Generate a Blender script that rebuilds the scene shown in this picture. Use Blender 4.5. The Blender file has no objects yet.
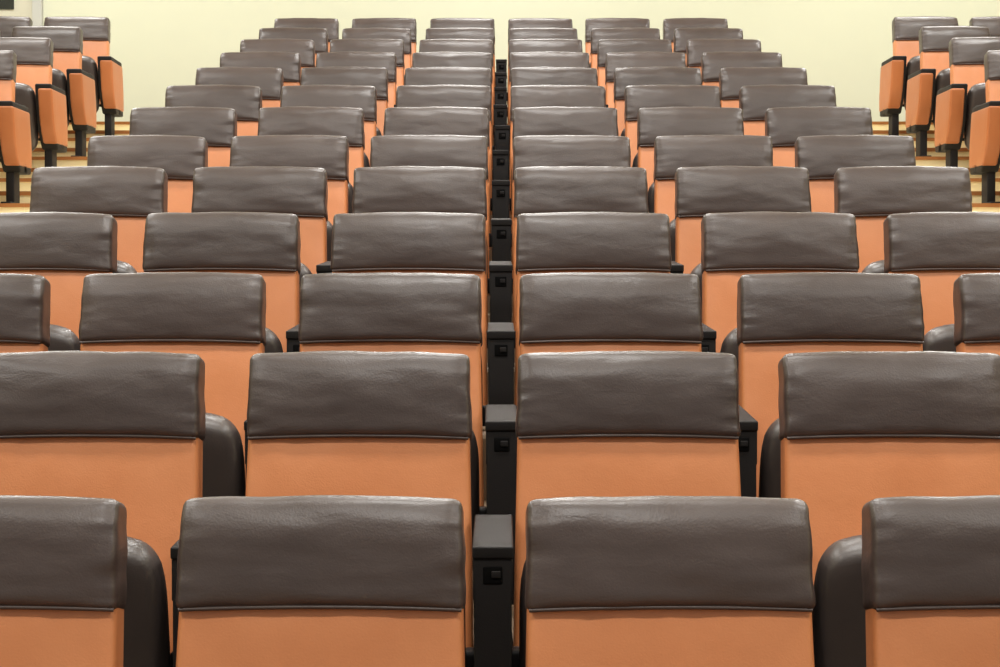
import bpy, bmesh, math, random
from mathutils import Vector, Matrix, noise
random.seed(4)
sc = bpy.context.scene
sc.view_settings.view_transform = 'Standard'
sc.view_settings.look = 'None'
sc.view_settings.exposure = 0.0

# ------------------------------------------------------------------ materials
def s2l(c):
    return tuple(((v/255.0)/12.92 if v/255.0 <= 0.04045 else (((v/255.0)+0.055)/1.055)**2.4) for v in c) + (1.0,)

def new_mat(name):
    m = bpy.data.materials.new(name); m.use_nodes = True
    nt = m.node_tree
    return m, nt, nt.nodes['Principled BSDF']

def vinyl(name, c1, c2, rough=0.42, wr=0.35, spec=0.5, vary=0.12, crease=0.0):
    m, nt, b = new_mat(name)
    N = nt.nodes.new; L = nt.links.new
    tc = N('ShaderNodeTexCoord'); oi = N('ShaderNodeObjectInfo')
    add = N('ShaderNodeVectorMath'); add.operation = 'ADD'
    mul = N('ShaderNodeMath'); mul.operation = 'MULTIPLY'; mul.inputs[1].default_value = 37.0
    L(oi.outputs['Random'], mul.inputs[0])
    L(tc.outputs['Object'], add.inputs[0]); L(mul.outputs[0], add.inputs[1])
    n1 = N('ShaderNodeTexNoise'); n1.inputs['Scale'].default_value = 7.0; n1.inputs['Detail'].default_value = 6
    n1.inputs['Roughness'].default_value = 0.65
    L(add.outputs[0], n1.inputs['Vector'])
    mix = N('ShaderNodeMix'); mix.data_type = 'RGBA'
    mix.inputs[6].default_value = s2l(c1); mix.inputs[7].default_value = s2l(c2)
    L(n1.outputs['Fac'], mix.inputs[0])
    hsv = N('ShaderNodeHueSaturation')
    mr = N('ShaderNodeMapRange'); mr.inputs['To Min'].default_value = 1-vary; mr.inputs['To Max'].default_value = 1+vary
    L(oi.outputs['Random'], mr.inputs['Value']); L(mr.outputs[0], hsv.inputs['Value'])
    L(mix.outputs[2], hsv.inputs['Color']); L(hsv.outputs[0], b.inputs['Base Color'])
    r = N('ShaderNodeMapRange'); r.inputs['To Min'].default_value = rough-0.12; r.inputs['To Max'].default_value = rough+0.12
    L(n1.outputs['Fac'], r.inputs['Value']); L(r.outputs[0], b.inputs['Roughness'])
    b.inputs['Specular IOR Level'].default_value = spec
    g = N('ShaderNodeTexNoise'); g.inputs['Scale'].default_value = 260; g.inputs['Detail'].default_value = 3
    L(add.outputs[0], g.inputs['Vector'])
    w = N('ShaderNodeTexNoise'); w.inputs['Scale'].default_value = 9; w.inputs['Detail'].default_value = 3
    w.inputs['Distortion'].default_value = 0.6
    L(add.outputs[0], w.inputs['Vector'])
    b1 = N('ShaderNodeBump'); b1.inputs['Strength'].default_value = wr; b1.inputs['Distance'].default_value = 0.008
    L(w.outputs['Fac'], b1.inputs['Height'])
    last = b1
    if crease:
        mp = N('ShaderNodeMapping'); mp.inputs['Scale'].default_value = (12, 12, 30)
        L(add.outputs[0], mp.inputs['Vector'])
        cr = N('ShaderNodeTexNoise'); cr.inputs['Scale'].default_value = 1.0; cr.inputs['Detail'].default_value = 4
        cr.inputs['Distortion'].default_value = 1.0
        L(mp.outputs[0], cr.inputs['Vector'])
        b3 = N('ShaderNodeBump'); b3.inputs['Strength'].default_value = crease; b3.inputs['Distance'].default_value = 0.005
        L(cr.outputs['Fac'], b3.inputs['Height']); L(b1.outputs[0], b3.inputs['Normal'])
        last = b3
    b2 = N('ShaderNodeBump'); b2.inputs['Strength'].default_value = 0.4; b2.inputs['Distance'].default_value = 0.001
    L(g.outputs['Fac'], b2.inputs['Height']); L(last.outputs[0], b2.inputs['Normal'])
    L(b2.outputs[0], b.inputs['Normal'])
    return m

def plain(name, c, rough=0.6, spec=0.4, bump=0.0, scale=40, c2=None, nscale=3.0):
    m, nt, b = new_mat(name)
    N = nt.nodes.new; L = nt.links.new
    tc = N('ShaderNodeTexCoord')
    n = N('ShaderNodeTexNoise'); n.inputs['Scale'].default_value = nscale; n.inputs['Detail'].default_value = 4
    L(tc.outputs['Object'], n.inputs['Vector'])
    mix = N('ShaderNodeMix'); mix.data_type = 'RGBA'
    mix.inputs[6].default_value = s2l(c); mix.inputs[7].default_value = s2l(c2 or tuple(v*0.93 for v in c))
    L(n.outputs['Fac'], mix.inputs[0]); L(mix.outputs[2], b.inputs['Base Color'])
    b.inputs['Roughness'].default_value = rough
    b.inputs['Specular IOR Level'].default_value = spec
    if bump:
        n2 = N('ShaderNodeTexNoise'); n2.inputs['Scale'].default_value = scale
        L(tc.outputs['Object'], n2.inputs['Vector'])
        bp = N('ShaderNodeBump'); bp.inputs['Strength'].default_value = bump; bp.inputs['Distance'].default_value = 0.003
        L(n2.outputs['Fac'], bp.inputs['Height']); L(bp.outputs[0], b.inputs['Normal'])
    return m

M_DARK = vinyl('dark_brown_vinyl', (58,47,43), (72,59,54), rough=0.37, wr=0.16, spec=0.55, vary=0.10, crease=0.17)
M_ORNG = vinyl('tan_orange_vinyl', (193,120,73), (207,136,88), rough=0.40, wr=0.14, spec=0.5, vary=0.05, crease=0.05)
M_PLAS = plain('black_plastic', (28,24,23), rough=0.62, spec=0.25, bump=0.15, scale=300)
M_HOLE = plain('socket_black', (7,6,6), rough=0.8, spec=0.1)
M_SHELL = vinyl('seat_shell_vinyl', (62,54,51), (74,65,62), rough=0.36, wr=0.12, spec=0.6)
M_END = vinyl('end_panel_vinyl', (166,98,56), (180,111,67), rough=0.42, wr=0.1, spec=0.4, vary=0.06)
MATS = [M_DARK, M_ORNG, M_PLAS, M_HOLE, M_SHELL, M_END]

M_WALL = plain('cream_paint', (197,198,177), rough=0.85, spec=0.2, bump=0.1, scale=120, c2=(189,190,168), nscale=0.8)
M_CEIL = plain('white_ceiling', (235,233,224), rough=0.9, spec=0.1)
M_FLOOR = plain('tier_floor', (140,118,96), rough=0.6, bump=0.1)
M_TREAD = plain('stair_tread_tile', (246,234,200), rough=0.5, c2=(236,222,184))
M_RISER = plain('stair_riser_tile', (242,230,190), rough=0.5, c2=(234,214,166), nscale=6)
M_NOSE = plain('stair_nosing_wood', (170,112,60), rough=0.5, c2=(140,88,44), nscale=8)
M_METAL = plain('grey_paint_metal', (176,176,170), rough=0.5)
M_GLASS = plain('dark_glass', (22,24,24), rough=0.15, spec=0.6)

# ------------------------------------------------------------------ mesh tools
def axis(h, r, n):
    a = [-h, -h+r*0.12, -h+r*0.35, -h+r*0.65, -h+r]
    inner = [(-h+r) + (2*(h-r))*i/n for i in range(1, n)]
    return a + inner + [-v for v in reversed(a)]

def rbox(bm, size, r, mat, n=(2,2,2), fn=None, smooth=True):
    """rounded box centred at origin; fn maps Vector->Vector"""
    hx, hy, hz = [s/2 for s in size]
    r = min(r, hx*0.98, hy*0.98, hz*0.98)
    A = [axis(hx, r, n[0]), axis(hy, r, n[1]), axis(hz, r, n[2])]
    H = (hx, hy, hz)
    cache = {}
    def vert(i, j, k):
        key = (i, j, k)
        if key in cache: return cache[key]
        p = Vector((A[0][i], A[1][j], A[2][k]))
        q = Vector([max(-(H[t]-r), min(H[t]-r, p[t])) for t in range(3)])
        d = p - q
        if d.length > 1e-9: p = q + d.normalized()*r
        if fn: p = fn(p)
        v = bm.verts.new(p); cache[key] = v
        return v
    nx, ny, nz = len(A[0])-1, len(A[1])-1, len(A[2])-1
    def face(vs):
        f = bm.faces.new(vs); f.material_index = mat; f.smooth = smooth
    for i in range(nx):
        for j in range(ny):
            face([vert(i,j,0), vert(i,j+1,0), vert(i+1,j+1,0), vert(i+1,j,0)])
            face([vert(i,j,nz), vert(i+1,j,nz), vert(i+1,j+1,nz), vert(i,j+1,nz)])
    for i in range(nx):
        for k in range(nz):
            face([vert(i,0,k), vert(i+1,0,k), vert(i+1,0,k+1), vert(i,0,k+1)])
            face([vert(i,ny,k), vert(i,ny,k+1), vert(i+1,ny,k+1), vert(i+1,ny,k)])
    for j in range(ny):
        for k in range(nz):
            face([vert(0,j,k), vert(0,j,k+1), vert(0,j+1,k+1), vert(0,j+1,k)])
            face([vert(nx,j,k), vert(nx,j+1,k), vert(nx,j+1,k+1), vert(nx,j,k+1)])

def at(x, y, z, rx=0.0):
    R = Matrix.Rotation(rx, 3, 'X'); T = Vector((x, y, z))
    return lambda p: R @ p + T

def tube(bm, pts, rad, mat, seg=6):
    rings = []
    for i, p in enumerate(pts):
        a = pts[max(i-1,0)]; b = pts[min(i+1,len(pts)-1)]
        t = (b-a).normalized()
        u = t.cross(Vector((0.01,0.97,0.24))).normalized(); v = t.cross(u)
        rings.append([bm.verts.new(p + (u*math.cos(2*math.pi*s/seg)+v*math.sin(2*math.pi*s/seg))*rad) for s in range(seg)])
    for i in range(len(rings)-1):
        for s in range(seg):
            f = bm.faces.new([rings[i][s], rings[i][(s+1)%seg], rings[i+1][(s+1)%seg], rings[i+1][s]])
            f.material_index = mat; f.smooth = True

# ------------------------------------------------------------------ chair
W = 0.482; PITCH = 0.582; TOP = 0.95
REC = math.radians(12)

def build_chair(name, seed, left_end=False, right_end=False, right_stand=False):
    bm = bmesh.new()
    sa, ca = math.sin(REC), math.cos(REC)
    def back(u, s, n):   # across, down along the back, out to the front
        return Vector((u, 0.0 - s*sa - n*ca, TOP - s*ca + n*sa))
    # --- headrest pad
    HH = 0.192; HT = 0.105
    hw = W/2
    def f_head(p):
        u = p.x; s = HH/2 - p.z; n = -p.y - HT/2 + 0.012
        fu = 1-(u/hw)**2; ft = max(0.0, 1-((s-HH/2)/(HH/2))**2)
        front = 1.0 if p.y < 0 else 0.25
        n += front*0.013*(max(0,fu)**0.5)*(ft**0.6) * (1 if p.y < 0 else -1)
        t = s/HH
        if p.y < 0: n -= 0.017*max(0, 1-t/0.42)**2
        s -= 0.006*max(0,fu)*(1 if s < HH/2 else 0.8)
        u += (0.004 if u > 0 else -0.004)*(abs(u)/hw)*(t-0.5)*2*0.6
        edge = max(0.0, (abs(u)-(hw-0.06))/0.06)
        nz = noise.noise(Vector((u*5+seed*9.1, s*60, seed*3.7)))
        n += front*edge*nz*0.0055
        nw = noise.noise(Vector((u*6+seed*5.3, s*14, seed*1.9)))
        n += front*nw*0.0034
        nb = noise.noise(Vector((u*12+seed*3.3, s*45, seed*8.9)))
        n += front*nb*0.0012
        u += 0.0028*noise.noise(Vector((seed*7.7, s*22, u*3)))
        s += 0.0028*noise.noise(Vector((u*11, seed*4.2, 3.3)))
        g = math.exp(-((abs(u)-(hw-0.015))/0.0035)**2)
        n -= 0.0028*g*(1 if p.y < 0 else 0)
        return back(u, s, n)
    rbox(bm, (W, HT, HH), 0.017, 0, n=(34,3,18), fn=f_head)
    # --- tan back cushion
    s0, s1 = 0.160, 0.660
    BH = s1-s0; BT = 0.085
    def f_back(p):
        t = (BH/2 - p.z)/BH
        k = 1.0 + 0.045*t
        u = p.x*k; s = s0 + BH/2 - p.z; n = -p.y - BT/2 - 0.004
        fu = max(0,1-(p.x/(W/2))**2)
        if p.y < 0:
            n += 0.008*(fu**0.5)*(max(0,1-(2*t-1)**4)) - 0.006*math.exp(-((t-0.45)/0.2)**2)*fu
            n += 0.0026*noise.noise(Vector((u*7+seed*2.2, s*9, seed*6.1)))
            n += 0.0026*noise.noise(Vector((u*26+seed*2.2, s*7, seed*1.1)))*math.exp(-((t-0.1)/0.12)**2)
        return back(u, s, n)
    rbox(bm, (W-0.004, BT, BH), 0.014, 1, n=(20,2,18), fn=f_back)
    # piping where headrest and back meet
    pts = [back(-hw+0.004+(W-0.008)*i/20, HH-0.003-0.0045*max(0,1-((i-10)/10)**2), 0.004+0.006*max(0,1-((i-10)/10)**2)**0.5) for i in range(21)]
    tube(bm, pts, 0.0038, 0)
    # plastic shell on the rear
    def f_shell(p):
        return back(p.x, 0.03 + 0.32 - p.z, -p.y - 0.105)
    rbox(bm, (W-0.02, 0.022, 0.64), 0.010, 2, n=(3,1,3), fn=f_shell)
    # --- folded seat: dark shell + cushion behind it
    tl = math.radians(13)
    def f_seat(off, dz=0.0):
        base = at(0, -0.345, 0.392+dz, tl)
        def g(p):
            q = p.copy()
            q.y += off
            fu = max(0,1-(p.x/0.235)**2); fz = max(0,1-(p.z/0.22)**2)
            if off < 0 and p.y < 0: q.y -= 0.02*fu**0.5*fz**0.5
            q.z -= 0.030*(abs(p.x)/0.235)**5*(1 if p.z > 0 else -1)*min(1,abs(p.z)/0.2)
            q.x *= 1.0 - 0.07*max(0,(abs(p.z)/0.22))**5
            return base(q)
        return g
    rbox(bm, (0.478, 0.085, 0.455), 0.036, 4, n=(14,2,12), fn=f_seat(-0.030))
    rbox(bm, (0.430, 0.05, 0.385), 0.024, 1, n=(8,2,8), fn=f_seat(0.030, -0.012))
    for sx in (-1, 1):
        rbox(bm, (0.03, 0.06, 0.06), 0.01, 2, fn=at(sx*0.246, -0.30, 0.33))
    # --- arm stands
    def stand(cx, end=0):
        rbox(bm, (0.080, 0.37, 0.024), 0.004, 2, n=(2,6,1), fn=at(cx, -0.268, 0.584, math.radians(3)))
        rbox(bm, (0.077, 0.045, 0.085), 0.003, 2, fn=at(cx, -0.424, 0.523))
        rbox(bm, (0.038, 0.012, 0.034), 0.003, 3, fn=at(cx, -0.4445, 0.530))
        rbox(bm, (0.018, 0.012, 0.014), 0.002, 2, fn=at(cx+0.006, -0.448, 0.532))
        if not end:
            rbox(bm, (0.074, 0.335, 0.44), 0.006, 2, n=(1,3,3), fn=at(cx, -0.280, 0.360))
            rbox(bm, (0.050, 0.13, 0.18), 0.006, 2, fn=at(cx, -0.25, 0.095))
        else:
            ox = cx + end*0.014
            def warp(p):
                q = p.copy(); q.y -= 0.10*(p.z/0.45)
                if q.z < 0: q.y += (0.10*(p.z/0.2)**2 if p.y < 0 else -0.04*(p.z/0.2)**2)
                return q
            def fe(p): return at(ox, -0.262, 0.392)(warp(p))
            def fo(p): return at(ox+end*0.012, -0.268, 0.395)(warp(p))
            rbox(bm, (0.104, 0.390, 0.400), 0.012, 2, n=(1,5,6), fn=fe)
            rbox(bm, (0.090, 0.398, 0.335), 0.014, 5, n=(2,5,6), fn=fo)
            rbox(bm, (0.050, 0.13, 0.24), 0.006, 2, fn=at(cx, -0.24, 0.125))
        rbox(bm, (0.060, 0.30, 0.016), 0.005, 2, fn=at(cx, -0.26, 0.008))
        rbox(bm, (0.05, 0.16, 0.05), 0.008, 2, fn=at(cx, -0.10, 0.46, math.radians(20)))
    stand(-PITCH/2, -1 if left_end else 0)
    if right_stand: stand(PITCH/2, 1 if right_end else 0)
    bm.normal_update()
    me = bpy.data.meshes.new(name)
    bm.to_mesh(me); bm.free()
    for m in MATS: me.materials.append(m)
    return me

mid = [build_chair('chair_mesh_mid', s) for s in (1,2,3,4,9,10)]
first = [build_chair('chair_mesh_first', s, left_end=True) for s in (5,6)]
last = [build_chair('chair_mesh_last', s, right_end=True, right_stand=True) for s in (7,8)]

D = [3.15+0.9*i for i in range(13)]
RISE = 0.2005
rowdx = {0:-0.010, 1:-0.019, 2:0.001}
TZ = [RISE*i for i in range(14)]
TZ[1] += 0.018; TZ[5] -= 0.006; TZ[4] += 0.005

def place(me, x, d, z):
    o = bpy.data.objects.new('auditorium_chair', me)
    o.location = (x+random.uniform(-.004,.004), d+random.uniform(-.006,.006), z)
    o.rotation_euler = (0, 0, math.radians(random.uniform(-.7,.7)))
    bpy.context.collection.objects.link(o)

SIDE0 = 2.93 + W/2
for i, d in enumerate(D):
    z = TZ[i]; dx = rowdx.get(i,0)
    for c in range(6):
        x = (c-2.5)*PITCH + dx
        me = random.choice(first if c == 0 else last if c == 5 else mid)
        place(me, x, d, z)
    if i >= 4:
        for c in range(3):
            me = random.choice(first if c == 0 else last if c == 2 else mid)
            place(me, SIDE0 + c*PITCH, d, z+0.012)
            me = random.choice(last if c == 0 else first if c == 2 else mid)
            place(me, -(SIDE0 + c*PITCH), d, z+0.012)

# ------------------------------------------------------------------ room
def mesh_boxes(name, boxes, mats):
    bm = bmesh.new()
    for (x0,x1,y0,y1,z0,z1,mi) in boxes:
        r = bmesh.ops.create_cube(bm, size=1.0)
        vs = r['verts']
        for v in vs:
            v.co = Vector((x0 if v.co.x<0 else x1, y0 if v.co.y<0 else y1, z0 if v.co.z<0 else z1))
        fs = set(f for v in vs for f in v.link_faces)
        for f in fs:
            f.normal_update()
            if isinstance(mi, tuple):
                f.material_index = mi[0] if f.normal.z > 0.5 else mi[1]
            else: f.material_index = mi
    me = bpy.data.meshes.new(name); bm.to_mesh(me); bm.free()
    for m in mats: me.materials.append(m)
    o = bpy.data.objects.new(name, me); bpy.context.collection.objects.link(o)
    return o

XW = 5.7; YB = 16.0; ZC = 6.0; Y0 = -3.0
boxes = [(-XW, XW, Y0, D[1]-0.5, -0.3, 0.0, 0)]
for i in range(1, 13):
    y1 = D[i+1]-0.5 if i < 12 else D[12]+0.4
    boxes.append((-XW, XW, D[i]-0.5, y1, -0.3, TZ[i], 0))
boxes.append((-XW, XW, D[12]+0.4, YB, -0.3, TZ[13], 0))

def step_boxes(xa, xb, o):
    b = []
    for i in range(1, 14):
        yf = D[i]-0.5 if i < 13 else D[12]+0.4
        zt = TZ[i]; zl = TZ[i-1]; zm = (zt+zl)/2
        b.append((xa, xb, yf-0.44, yf-0.002, zl+0.001, zm, (o,o+1)))
        b.append((xa, xb, yf-0.012, yf+0.44, zt+0.0005, zt+0.012, (o,o+1)))
        b.append((xa, xb, yf-0.012, yf-0.002, zm, zt+0.012, (o,o+1)))
        b.append((xa, xb, yf-0.452, yf-0.415, zm-0.018, zm+0.008, o+2))
        b.append((xa, xb, yf-0.025, yf+0.013, zt-0.010, zt+0.0125, o+2))
    return b
# the stepped tiers under the side blocks carry the same tile finish
boxes += step_boxes(-XW+0.002, -2.745, 1) + step_boxes(2.745, XW-0.002, 1)
mesh_boxes('floor', boxes, [M_FLOOR, M_TREAD, M_RISER, M_NOSE])
for sgn in (-1, 1):
    xa, xb = sorted((sgn*1.86, sgn*2.744))
    mesh_boxes('aisle_stairs', step_boxes(xa, xb, 0), [M_TREAD, M_RISER, M_NOSE])

mesh_boxes('wall_back', [(-XW-0.2, XW+0.2, YB, YB+0.2, -0.3, ZC, 0)], [M_WALL])
mesh_boxes('wall_left', [(-XW-0.2, -XW, Y0, YB, -0.3, ZC, 0)], [M_WALL])
mesh_boxes('wall_right', [(XW, XW+0.2, Y0, YB, -0.3, ZC, 0)], [M_WALL])
mesh_boxes('ceiling', [(-XW-0.2, XW+0.2, Y0, YB+0.2, ZC, ZC+0.2, 0)], [M_CEIL])
zb = TZ[13]
mesh_boxes('door_1', [
    (-4.86,-4.78,YB-0.06,YB-0.001,zb,zb+2.2,0), (-4.00,-3.92,YB-0.06,YB-0.001,zb,zb+2.2,0),
    (-4.78,-4.00,YB-0.06,YB-0.001,zb+2.12,zb+2.2,0),
    (-4.78,-4.00,YB-0.035,YB-0.001,zb,zb+2.12,1),
    (-4.62,-4.16,YB-0.045,YB-0.036,zb+1.12,zb+1.95,2)],
    [M_METAL, plain('door_leaf_paint',(190,186,168),0.5), M_GLASS])

# ------------------------------------------------------------------ ceiling lamps
for y in (0.0, 3.6, 7.2, 10.8, 14.2):
    for x in (-3.6, 0.0, 3.6):
        mesh_boxes('ceiling_lamp', [(x-0.66,x+0.66,y-0.36,y+0.36,ZC-0.07,ZC-0.001,0)], [M_METAL])
        l = bpy.data.lights.new('lamp_light', 'AREA'); l.shape = 'RECTANGLE'; l.size = 1.25; l.size_y = 0.65
        l.energy = 122; l.color = (1.0, 0.98, 0.94)
        o = bpy.data.objects.new('lamp_light', l); o.location = (x, y, ZC-0.08)
        bpy.context.collection.objects.link(o)

w = bpy.data.worlds.new('World'); sc.world = w; w.use_nodes = True
w.node_tree.nodes['Background'].inputs[0].default_value = (1.0, 0.98, 0.95, 1)
w.node_tree.nodes['Background'].inputs[1].default_value = 0.48

# ------------------------------------------------------------------ camera
cam = bpy.data.cameras.new('camera'); co = bpy.data.objects.new('camera', cam)
bpy.context.collection.objects.link(co)
F = 1862.0
cam.sensor_width = 36; cam.lens = F/1000*36
co.location = (0, 0, 0.95+0.345)
co.rotation_euler = (math.radians(90)-math.atan((333.5-294)/F), 0, math.atan(1.0/F))
sc.camera = co
